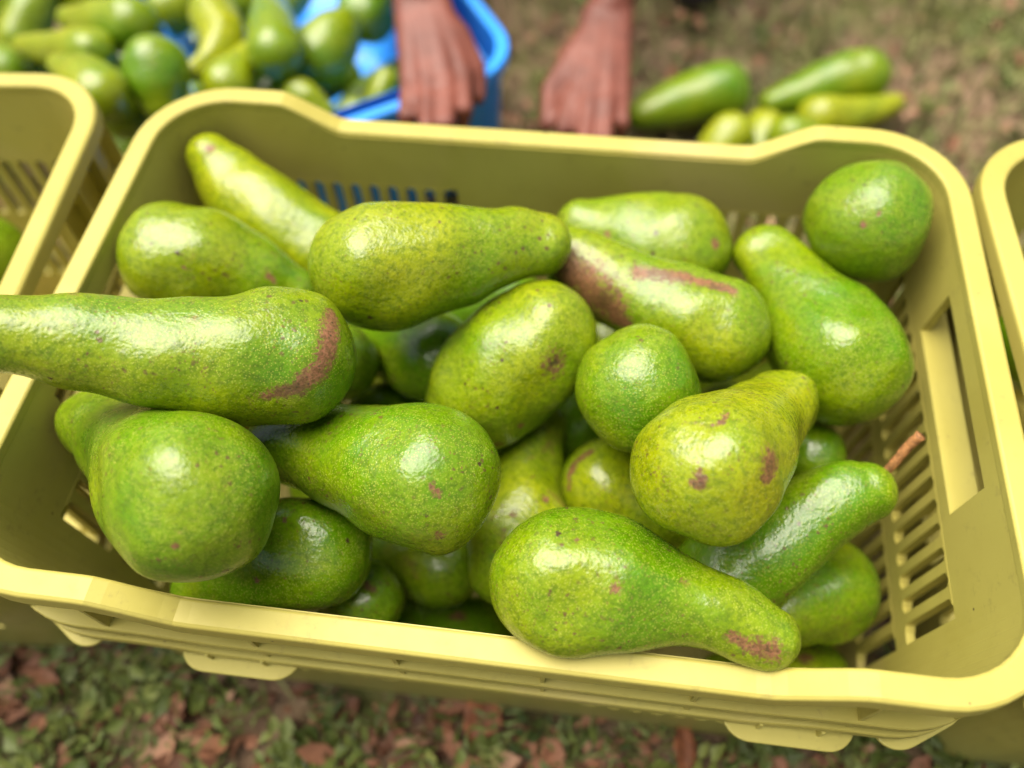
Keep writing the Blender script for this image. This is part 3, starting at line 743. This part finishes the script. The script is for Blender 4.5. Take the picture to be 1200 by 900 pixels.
PILE = {
 'p1': [[-0.3802, 0.3283, 0.1987, 0.0305], [-0.3781, 0.3191, 0.1916, 0.029], [-0.3733, 0.304, 0.1798, 0.021]],
 'p2': [[-0.3705, 0.4438, 0.1728, 0.0251], [-0.3496, 0.4114, 0.1714, 0.0225], [-0.3523, 0.3784, 0.1719, 0.0151], [-0.3613, 0.3541, 0.176, 0.0099]],
 'p3': [[-0.2772, 0.3701, 0.1929, 0.0271], [-0.2943, 0.4131, 0.1844, 0.0252], [-0.3157, 0.4664, 0.1753, 0.0168], [-0.3333, 0.5087, 0.169, 0.013]],
 'p4': [[-0.2573, 0.4241, 0.1477, 0.0322], [-0.2473, 0.4452, 0.1544, 0.0275], [-0.2392, 0.4623, 0.1598, 0.0177]],
 'p5': [[-0.3231, 0.3435, 0.1712, 0.0249], [-0.3211, 0.37, 0.1705, 0.0186], [-0.3202, 0.3964, 0.1704, 0.0112]],
 'p6': [[-0.2553, 0.3486, 0.16, 0.0175], [-0.2443, 0.3451, 0.1555, 0.0159], [-0.2315, 0.3404, 0.15, 0.0112]],
 'p7': [[-0.4371, 0.4043, 0.1886, 0.0273], [-0.4668, 0.4131, 0.1806, 0.0257], [-0.5064, 0.4274, 0.1721, 0.0168], [-0.5267, 0.4345, 0.1679, 0.0127]],
 'p8': [[-0.4632, 0.3606, 0.1857, 0.0248], [-0.509, 0.38, 0.1701, 0.0205], [-0.5745, 0.4074, 0.1496, 0.0128]],
 'p9': [[-0.4123, 0.28, 0.2063, 0.0265], [-0.4376, 0.3013, 0.2024, 0.0233], [-0.4753, 0.3261, 0.1956, 0.0125]],
 'p10': [[-0.6436, 0.4858, 0.0996, 0.0259], [-0.6369, 0.5094, 0.1114, 0.0259], [-0.6274, 0.5334, 0.1232, 0.0201]],
 'p11': [[-0.6105, 0.402, 0.12, 0.0264], [-0.6419, 0.4165, 0.1176, 0.0268], [-0.6888, 0.4296, 0.1101, 0.0205]],
 'p12': [[-0.4396, 0.4827, 0.15, 0.0264], [-0.4307, 0.5004, 0.1509, 0.0244], [-0.4222, 0.5213, 0.153, 0.0179]],
 'p13': [[-0.2337, 0.5204, 0.13, 0.0315], [-0.2264, 0.5589, 0.1234, 0.0277], [-0.2248, 0.5968, 0.12, 0.0189]],
 'p14': [[-0.4279, 0.3157, 0.1533, 0.0258], [-0.4356, 0.3224, 0.1616, 0.0237], [-0.4469, 0.3275, 0.1699, 0.0167]],
 'p15': [[-0.596, 0.5688, 0.1049, 0.0292], [-0.6507, 0.5837, 0.0966, 0.0273], [-0.6926, 0.5938, 0.09, 0.0202]],
 'p16': [[-0.374, 0.525, 0.1377, 0.0283], [-0.3963, 0.555, 0.1378, 0.0265], [-0.4156, 0.585, 0.1387, 0.02]],
 'p17': [[-0.1962, 0.4369, 0.11, 0.0158], [-0.2001, 0.4251, 0.1058, 0.0149], [-0.2069, 0.4083, 0.1, 0.0116]],
 'p18': [[-0.2229, 0.3883, 0.11, 0.0162], [-0.2311, 0.3755, 0.1091, 0.0145], [-0.2455, 0.3602, 0.11, 0.0112]],
 'p19': [[-0.384, 0.3684, 0.123, 0.0273], [-0.3918, 0.3533, 0.1208, 0.0251], [-0.4006, 0.336, 0.1184, 0.0187]],
 'p20': [[-0.3128, 0.4207, 0.11, 0.0283], [-0.3145, 0.4016, 0.1086, 0.0259], [-0.3245, 0.3788, 0.11, 0.0192]],
 'p21': [[-0.7082, 0.548, 0.0944, 0.0295], [-0.7322, 0.5615, 0.0931, 0.0273], [-0.772, 0.5805, 0.0898, 0.0202]],
 'g1': [[0.1748, 0.5414, 0.0392, 0.0342], [0.1453, 0.5315, 0.0376, 0.0312], [0.1036, 0.5129, 0.0326, 0.0231], [0.0824, 0.5035, 0.0302, 0.017]],
 'g2': [[0.3378, 0.5834, 0.0394, 0.0344], [0.3051, 0.5725, 0.0372, 0.0304], [0.2612, 0.5521, 0.0307, 0.0222], [0.2366, 0.5425, 0.0282, 0.0162]],
 'g3': [[0.2862, 0.5099, 0.0373, 0.0265], [0.3149, 0.5189, 0.0331, 0.0227], [0.358, 0.5391, 0.0306, 0.0159], [0.3765, 0.5497, 0.0305, 0.012]],
 'g4': [[0.1825, 0.4618, 0.0464, 0.0258], [0.1716, 0.4499, 0.0388, 0.023], [0.1618, 0.4365, 0.0302, 0.0163]],
 'g6': [[0.2447, 0.4521, 0.0579, 0.0243], [0.266, 0.4549, 0.0475, 0.0227], [0.2986, 0.459, 0.0317, 0.0163]],
 'g5': [[0.2251, 0.4939, 0.0289, 0.0237], [0.2221, 0.4739, 0.0263, 0.0215], [0.2183, 0.4468, 0.023, 0.0145]],
}
PINFO = {
 'p1': ('plump dark green avocado nearest on the blurred pile at upper left', .12), 'p2': ('yellow crook-necked avocado on the blurred pile', .75),
 'p3': ('pale upright long avocado at the middle of the blurred pile', .35), 'p4': ('round green avocado on the pile beside the bare blue crate floor', .25),
 'p5': ('yellow-green pear-shaped avocado just behind the middle crate rim', .72), 'p6': ('small yellow-green avocado peeping over the dip in the back rim', .6),
 'p7': ('olive avocado lying crosswise at the top left of the pile', .45), 'p8': ('pale slim avocado lying crosswise behind the left crate', .5),
 'p9': ('pale green avocado leaning down behind the left crate corner', .4), 'p10': ('pale avocado slanting upward at the far left of the pile', .5),
 'p11': ('avocado at the left picture edge just above the left crate rim', .45), 'p12': ('pale avocado at the top edge above the plump dark one', .4),
 'p13': ('dark green avocado at the top edge left of the forearm', .15), 'p14': ('green avocado low in the gap between left and middle crates', .2),
 'p15': ('avocado cut by the top picture edge at upper left', .4), 'p16': ('avocado cut by the top edge beside the crook-necked one', .3),
 'p17': ('small pale avocado in the blue crate beside the left hand', .4), 'p18': ('small yellowish avocado at the near side of the blue crate', .8),
 'p19': ('shaded avocado under the plump dark one on the pile', .2), 'p20': ('shaded avocado under the pale upright one on the pile', .2),
 'p21': ('avocado in the top left picture corner', .4),
 'g1': ('green avocado on the grass right of the right hand', .2), 'g2': ('large dark green avocado on the ground at upper right', .06),
 'g3': ('yellow avocado in front of the large dark green ground one', .85), 'g4': ('yellow-green avocado end just above the back rim on the grass', .75),
 'g6': ('shaded green avocado on the grass under the yellow one', .3),
 'g5': ('dull pinkish avocado end between the ground avocados', .6),
}
for i, (k, (lab, y)) in enumerate(PINFO.items()):
    S = PILE[k]
    tag(avocado('avocado', S, (y, .75 if k == 'g5' else .3, .4), 56, 44, (), 400+i), lab, 'avocado', 'avocados in the pile behind' if k[0] == 'p' else 'avocados on the ground')
for i, (x, y, z, a, yl) in enumerate([(-.30, .47, .075, 20, .2), (-.22, .47, .06, 70, .3), (-.36, .42, .07, -40, .3), (-.28, .36, .08, 120, .2), (-.42, .52, .07, 10, .3), (-.37, .60, .08, 60, .3), (-.50, .36, .045, 30, .3), (-.56, .43, .05, 80, .4), (-.50, .44, .10, -20, .3), (-.63, .36, .06, 15, .4), (-.66, .47, .045, 60, .4)]):
    ca, sa = math.cos(rad(a)), math.sin(rad(a))
    S = [(x-ca*.03, y-sa*.03, z, .030), (x, y, z, .028), (x+ca*.045, y+sa*.045, z, .018)]
    tag(avocado('avocado', S, (yl, .3, .4), 40, 32, (), 500+i), 'green avocado buried in the lower layer of the blurred pile', 'avocado', 'avocados buried in the pile')

# ------------------------------------------------------------------ person crouching behind
HANDS = {
 'L': {"wrist": [-0.151, 0.4609, 0.1931], "fore": [-0.1898, 0.598, 0.1623], "kn": [[-0.1482, 0.3681, 0.1723], [-0.1281, 0.3559, 0.1747], [-0.1104, 0.3588, 0.1746], [-0.0977, 0.3773, 0.1727]], "mid": [[-0.142, 0.3175, 0.1706], [-0.1193, 0.3024, 0.1745], [-0.1013, 0.3091, 0.1731], [-0.089, 0.3353, 0.1677]], "tip": [[-0.1394, 0.3088, 0.1476], [-0.1196, 0.2953, 0.1468], [-0.1037, 0.3024, 0.1459], [-0.0935, 0.3308, 0.1444]], "th": [[-0.1089, 0.4234, 0.178], [-0.0886, 0.3969, 0.1659], [-0.0826, 0.3689, 0.1544]]},
 'R': {"wrist": [0.034, 0.5642, 0.1189], "fore": [0.0494, 0.7259, 0.0972], "kn": [[0.005, 0.4416, 0.1011], [0.0244, 0.4272, 0.1022], [0.0431, 0.4304, 0.1022], [0.0574, 0.4498, 0.1006]], "mid": [[0.0, 0.3992, 0.0938], [0.0228, 0.3842, 0.0942], [0.0446, 0.3893, 0.095], [0.0618, 0.4172, 0.0923]], "tip": [[0.0046, 0.3965, 0.0683], [0.026, 0.3844, 0.0647], [0.0446, 0.3907, 0.0665], [0.0585, 0.4151, 0.0681]], "th": [[0.0017, 0.499, 0.1066], [-0.0191, 0.4531, 0.0988], [-0.0185, 0.4134, 0.0867]]},
}
def capsule_cloud(segs_):
    """tapered capsules (p, q, rp, rq) as closed shells, to be fused by a voxel remesh"""
    V = []; Fc = []
    for p, q, rp, rq in segs_:
        p = np.array(p, float); q = np.array(q, float); d = q-p; L = np.linalg.norm(d)
        t = d/L if L > 1e-6 else np.array([0, 0, 1.]); L = max(L, 1e-5)
        a = np.cross(t, [.31, .2, .93]); a /= np.linalg.norm(a); b = np.cross(t, a)
        prof = [(-math.cos(k*math.pi/2/5)*rp, math.sin(k*math.pi/2/5)*rp) for k in range(1, 6)]+[(L+math.sin(k*math.pi/2/5)*rq, math.cos(k*math.pi/2/5)*rq) for k in range(0, 5)]
        n = 16; base = len(V)
        V.append(p-t*rp)
        for s_, r in prof:
            for k in range(n): V.append(p+t*s_+r*(math.cos(k*2*math.pi/n)*a+math.sin(k*2*math.pi/n)*b))
        V.append(q+t*rq); m = len(prof)
        for k in range(n):
            Fc.append((base, base+1+(k+1) % n, base+1+k))
            for i in range(m-1): Fc.append((base+1+i*n+k, base+1+i*n+(k+1) % n, base+1+(i+1)*n+(k+1) % n, base+1+(i+1)*n+k))
            Fc.append((base+1+(m-1)*n+k, base+1+(m-1)*n+(k+1) % n, base+1+m*n))
    return V, Fc
def fused(name, segs_, mat, parent, vox, smooth=4):
    V, Fc = capsule_cloud(segs_)
    o = link(name, mesh(name, V, Fc), mat, parent)
    m = o.modifiers.new('fuse', 'REMESH'); m.mode = 'VOXEL'; m.voxel_size = vox; m.use_smooth_shade = True
    s_ = o.modifiers.new('smooth', 'SMOOTH'); s_.factor = .5; s_.iterations = smooth
    return o
def make_person():
    t = empty('person', (-.03, 1.05, 0))
    off = np.array([-.03, 1.05, 0])
    B = []
    def seg(p, q, rp, rq, L=None): (B if L is None else L).append((np.array(p)-off, np.array(q)-off, rp, rq))
    sh = {'L': (-.20, 1.02, .62), 'R': (.15, 1.02, .62)}
    el = {'L': (-.27, .74, .36), 'R': (.14, .86, .33)}
    for k in 'LR':
        h = HANDS[k]; w = np.array(h['wrist']); e = np.array(el[k])
        seg(w, w+(e-w)*.35, .024, .033); seg(w+(e-w)*.35, e, .033, .037); seg(e, sh[k], .038, .047)
        kn = [np.array(p) for p in h['kn']]; wid = kn[3]-kn[0]; wid /= np.linalg.norm(wid)
        sgn = [-.8, -.25, .3, .8]
        for i in range(4):
            seg(w+wid*sgn[i]*.017, kn[i], .016, .0102)
            seg(kn[i], kn[i], .0112, .0112); seg(kn[i], h['mid'][i], .0096, .0080); seg(h['mid'][i], h['mid'][i], .0090, .0090); seg(h['mid'][i], h['tip'][i], .0082, .0064)
        seg((kn[0]+w)/2, (kn[3]+w)/2, .014, .014)
        th = [np.array(p) for p in h['th']]
        seg(w+(th[0]-w)*.3, th[0], .017, .015); seg(th[0], th[1], .014, .0115); seg(th[1], th[2], .0112, .0085)
    # trunk, neck and head
    seg((-.03, 1.16, .20), (-.03, 1.08, .45), .14, .13); seg((-.03, 1.08, .45), (-.03, 1.02, .62), .14, .13)
    seg((-.16, 1.02, .60), (.10, 1.02, .60), .07, .07); seg((-.03, 1.00, .68), (-.03, .95, .78), .055, .052)
    seg((-.03, .94, .86), (-.03, .92, .80), .092, .070); seg((-.03, .925, .87), (-.03, .96, .88), .088, .088)
    seg((-.03, .845, .835), (-.03, .838, .815), .012, .015)
    for s_ in (-1, 1):
        seg((-.03+s_*.092, .945, .85), (-.03+s_*.094, .95, .825), .014, .011)
        kx = .24*s_-.03
        seg((-.03+s_*.09, 1.14, .19), (kx, .98, .42), .085, .062); 
    ank = {-1: (-.24, 1.06, .08), 1: (.165, .90, .08)}; toe = {-1: (-.25, .93, .03), 1: (.145, .765, .030)}
    for s_ in (-1, 1):
        seg((.24*s_-.03, .98, .42), ank[s_], .058, .036); seg(ank[s_], toe[s_], .034, .026)
    fused('body', B, M_skin, t, .0036, 5)
    # clothes follow the body, a little larger
    T = []
    seg((-.03, 1.16, .20), (-.03, 1.08, .45), .152, .143, T); seg((-.03, 1.08, .45), (-.03, 1.02, .61), .152, .143, T)
    seg((-.16, 1.02, .60), (.10, 1.02, .60), .082, .082, T)
    for k in 'LR':
        e = np.array(el[k]); s0 = np.array(sh[k]); seg(s0, s0+(e-s0)*.6, .062, .056, T)
    fused('shirt', T, M_shirt, t, .008, 3)
    T = []
    for s_ in (-1, 1):
        seg((-.03+s_*.09, 1.14, .19), (.24*s_-.03, .98, .42), .098, .074, T); a = np.array(ank[s_])
        seg((.24*s_-.03, .98, .42), a+(0, 0, .03), .072, .050, T)
    seg((-.09, 1.16, .19), (.03, 1.16, .19), .150, .150, T)
    fused('trousers', T, M_trouser, t, .008, 3)
    T = []
    seg((-.03, .955, .895), (-.03, .975, .875), .094, .092, T)
    fused('hair', T, M_hair, t, .007, 2)
    for s_ in (-1, 1):
        T = []; a = np.array(ank[s_]); b = np.array(toe[s_]); seg(a+(0, .03, -.045), b+(0, -.005, .004), .036, .034, T)
        fused('shoe', T, M_shoe, t, .006, 3)
    return tag(t, 'person crouching behind the crates, bare brown forearms and hands reaching down', 'person')
make_person()

# ------------------------------------------------------------------ ground cover
FOOT = [(crate.location, 0, .29, .20), (c2.location, c2.rotation_euler.z, .29, .20), (c3.location, c3.rotation_euler.z, .29, .20), (blue.location, blue.rotation_euler.z, .17, .28)]
def free(P):
    ok = np.ones(len(P), bool)
    for loc, rz, hx, hy in FOOT:
        dx = P[:, 0]-loc[0]; dy = P[:, 1]-loc[1]; c, s_ = math.cos(rz), math.sin(rz)
        ok &= ~((abs(c*dx+s_*dy) < hx-.03) & (abs(-s_*dx+c*dy) < hy-.03))
    return ok
def field(P, sc_=9.0, seed=0):
    r_ = np.random.default_rng(seed); v = np.zeros(len(P))
    for _ in range(7):
        k = r_.normal(0, sc_, 2); v += np.sin(P[:, 0]*k[0]+P[:, 1]*k[1]+r_.uniform(0, 6))
    return v/2.6
def leafy(name, mat, items, label, cat):
    """items: arrays of base point, direction, up, length, width, curl, tint -> one mesh of folded leaves"""
    B_, Dr, Up, L_, W_, Cu, Ti, NS = items
    n = len(B_); Sd = np.cross(Dr, Up); Sd /= np.linalg.norm(Sd, axis=1)[:, None]
    prof = {3: [(0, .10), (.35, .95), (.7, .8), (1, .03)], 2: [(0, .35), (.5, 1), (1, .05)]}[NS]
    m = len(prof); V = np.zeros((n, m*3, 3)); 
    for k, (t, w) in enumerate(prof):
        c = B_+Dr*(L_*t)[:, None]+Up*((Cu*L_)*(t-t*t*1.3))[:, None]
        e = Up*(W_*w*.28)[:, None]
        V[:, k*3] = c-Sd*(W_*w*.5)[:, None]+e; V[:, k*3+1] = c; V[:, k*3+2] = c+Sd*(W_*w*.5)[:, None]+e
    f = []
    for k in range(m-1):
        for a in (0, 1): f.append((k*3+a, k*3+a+1, (k+1)*3+a+1, (k+1)*3+a))
    q = (np.arange(n)[:, None, None]*(m*3)+np.array(f)[None]).reshape(-1, 4)
    me = grid_mesh(name, V.reshape(-1, 3), q)
    a = me.attributes.new('tint', 'FLOAT', 'POINT'); a.data.foreach_set('value', np.repeat(Ti, m*3).astype(np.float32))
    o = link(name, me, mat); tag(o, label, cat, kind='stuff')
def unit(v): return v/np.linalg.norm(v, axis=1)[:, None]
def spots(n, regs):
    out = []
    for (x0, x1, y0, y1, w) in regs:
        out.append(np.stack([rng.uniform(x0, x1, int(n*w)), rng.uniform(y0, y1, int(n*w))], 1))
    return np.concatenate(out)
REG = [(-.75, .75, -.62, -.08, .62), (-1.1, 1.3, .18, 1.3, .30), (-2, 2, 1.3, 2.6, .06)]
# dead leaves
P = spots(12000, REG); f = field(P, 9, 1); P = P[free(P) & (f > rng.uniform(-2.2, .8, len(P)))]
n = len(P); az = rng.uniform(0, 6.283, n); tilt = rng.normal(0, .35, n)
Dr = unit(np.stack([np.cos(az), np.sin(az), tilt], 1)); Up = unit(np.stack([rng.normal(0, .3, n), rng.normal(0, .3, n), np.ones(n)], 1))
Ln = np.minimum(rng.gamma(2.2, .0055, n)+.004, .034)
leafy('leaf_litter', M_litter, (np.c_[P, rng.uniform(-.004, .014, n)], Dr, Up, Ln, Ln*rng.uniform(.35, .7, n), rng.normal(.1, .5, n), rng.beta(2, 2, n), 3), 'brown and reddish dead leaves scattered over the ground', 'leaf litter')
# small herbs: sprays of leaflets along short stalks
P = spots(2000, [(-.75, .75, -.62, -.08, .80), (-1.1, 1.3, .18, 1.3, .12)]); f = field(P, 8, 5); P = P[free(P) & (f > rng.uniform(-1.9, 1.0, len(P)))]
Bs, Ds, Us, Ls, Ws, Ts = [], [], [], [], [], []
for x, y in P:
    nst = rng.integers(2, 5); tint = np.clip(rng.normal(.45, .2), 0, 1)
    for _ in range(nst):
        az = rng.uniform(0, 6.283); el = rng.uniform(.25, .9); d = np.array([math.cos(az)*math.cos(el), math.sin(az)*math.cos(el), math.sin(el)]); L = rng.uniform(.025, .06); side = np.cross(d, [0, 0, 1]); side /= np.linalg.norm(side); up = np.cross(side, d)
        wide_ = rng.random() < .25
        for k in range(3 if wide_ else 5):
            t = (k+1)/(3 if wide_ else 5)
            for s_ in (-1, 1):
                Bs.append((x+d[0]*L*t, y+d[1]*L*t, d[2]*L*t*(1-.3*t))); Ds.append(d*.45+side*s_*.8+up*rng.normal(0, .2)); Us.append(up+rng.normal(0, .25, 3)); l = (.015 if wide_ else .012)*rng.uniform(.7, 1.3); Ls.append(l); Ws.append(l*(.70 if wide_ else .32)); Ts.append(np.clip(tint+rng.normal(0, .12), 0, 1))
n = len(Bs)
leafy('ground_herbs', M_herb, (np.array(Bs), unit(np.array(Ds)), unit(np.array(Us)), np.array(Ls), np.array(Ws), rng.normal(.1, .25, n), np.array(Ts), 2), 'low green herbs growing over the ground', 'herbs')
# grass
P = spots(34000, [(-.75, .75, -.62, -.08, .24), (-1.1, 1.4, .18, 1.4, .95), (-2.2, 2.2, 1.4, 3.0, .12)]); f = field(P, 7, 9); P = P[free(P) & (f > rng.uniform(-1.8, 1.0, len(P)))]
n = len(P); az = rng.uniform(0, 6.283, n); el = rng.uniform(.3, 1.3, n)
Dr = np.stack([np.cos(az)*np.cos(el), np.sin(az)*np.cos(el), np.sin(el)], 1); Up = unit(np.cross(np.cross(Dr, np.array([[0, 0, 1.]])), Dr)+1e-5)
Ln = rng.uniform(.018, .05, n)
leafy('grass', M_grass, (np.c_[P, np.full(n, -.006)], Dr, Up, Ln, rng.uniform(.0018, .0042, n), rng.normal(-.2, .3, n), np.clip(rng.normal(.5, .25, n), 0, 1), 2), 'short patchy grass behind and in front of the crates', 'grass')

# two larger dead leaves that stand out in front of the crate
def dead_leaf(loc, rz, L, W, lab, tilt=.2):
    n = 9; V = []; Fc = []
    for i in range(n):
        t = i/(n-1); w = W*.5*(math.sin(math.pi*min(1, t*.97+.02)**.85)**1.1+.02)*(1+.12*math.sin(t*17))
        z = .25*L*t*(1-t)
        for j in (-1, -.5, 0, .5, 1): V.append((t*L-L/2, j*w, z+abs(j)**1.5*w*.45+.0015*math.sin(i*2+j*3)))
    for i in range(n-1):
        for j in range(4): Fc.append((i*5+j, i*5+j+1, (i+1)*5+j+1, (i+1)*5+j))
    o = link('dead_leaf', mesh('dead_leaf', V, Fc, True), M_leaf, None, loc, (tilt, -.15, rz))
    m = o.modifiers.new('thick', 'SOLIDIFY'); m.thickness = .0006
    tag(o, lab, 'leaf', 'orange dead leaves in front of the crate')
dead_leaf((-0.0065, -0.1703, 0.012), 1.1, .045, .030, 'orange-brown dead leaf below the centre of the front rim')
dead_leaf((0.1445, -0.176, 0.02), 1.7, .050, .018, 'narrow orange dead leaf in the herbs left of the right lug', .4)
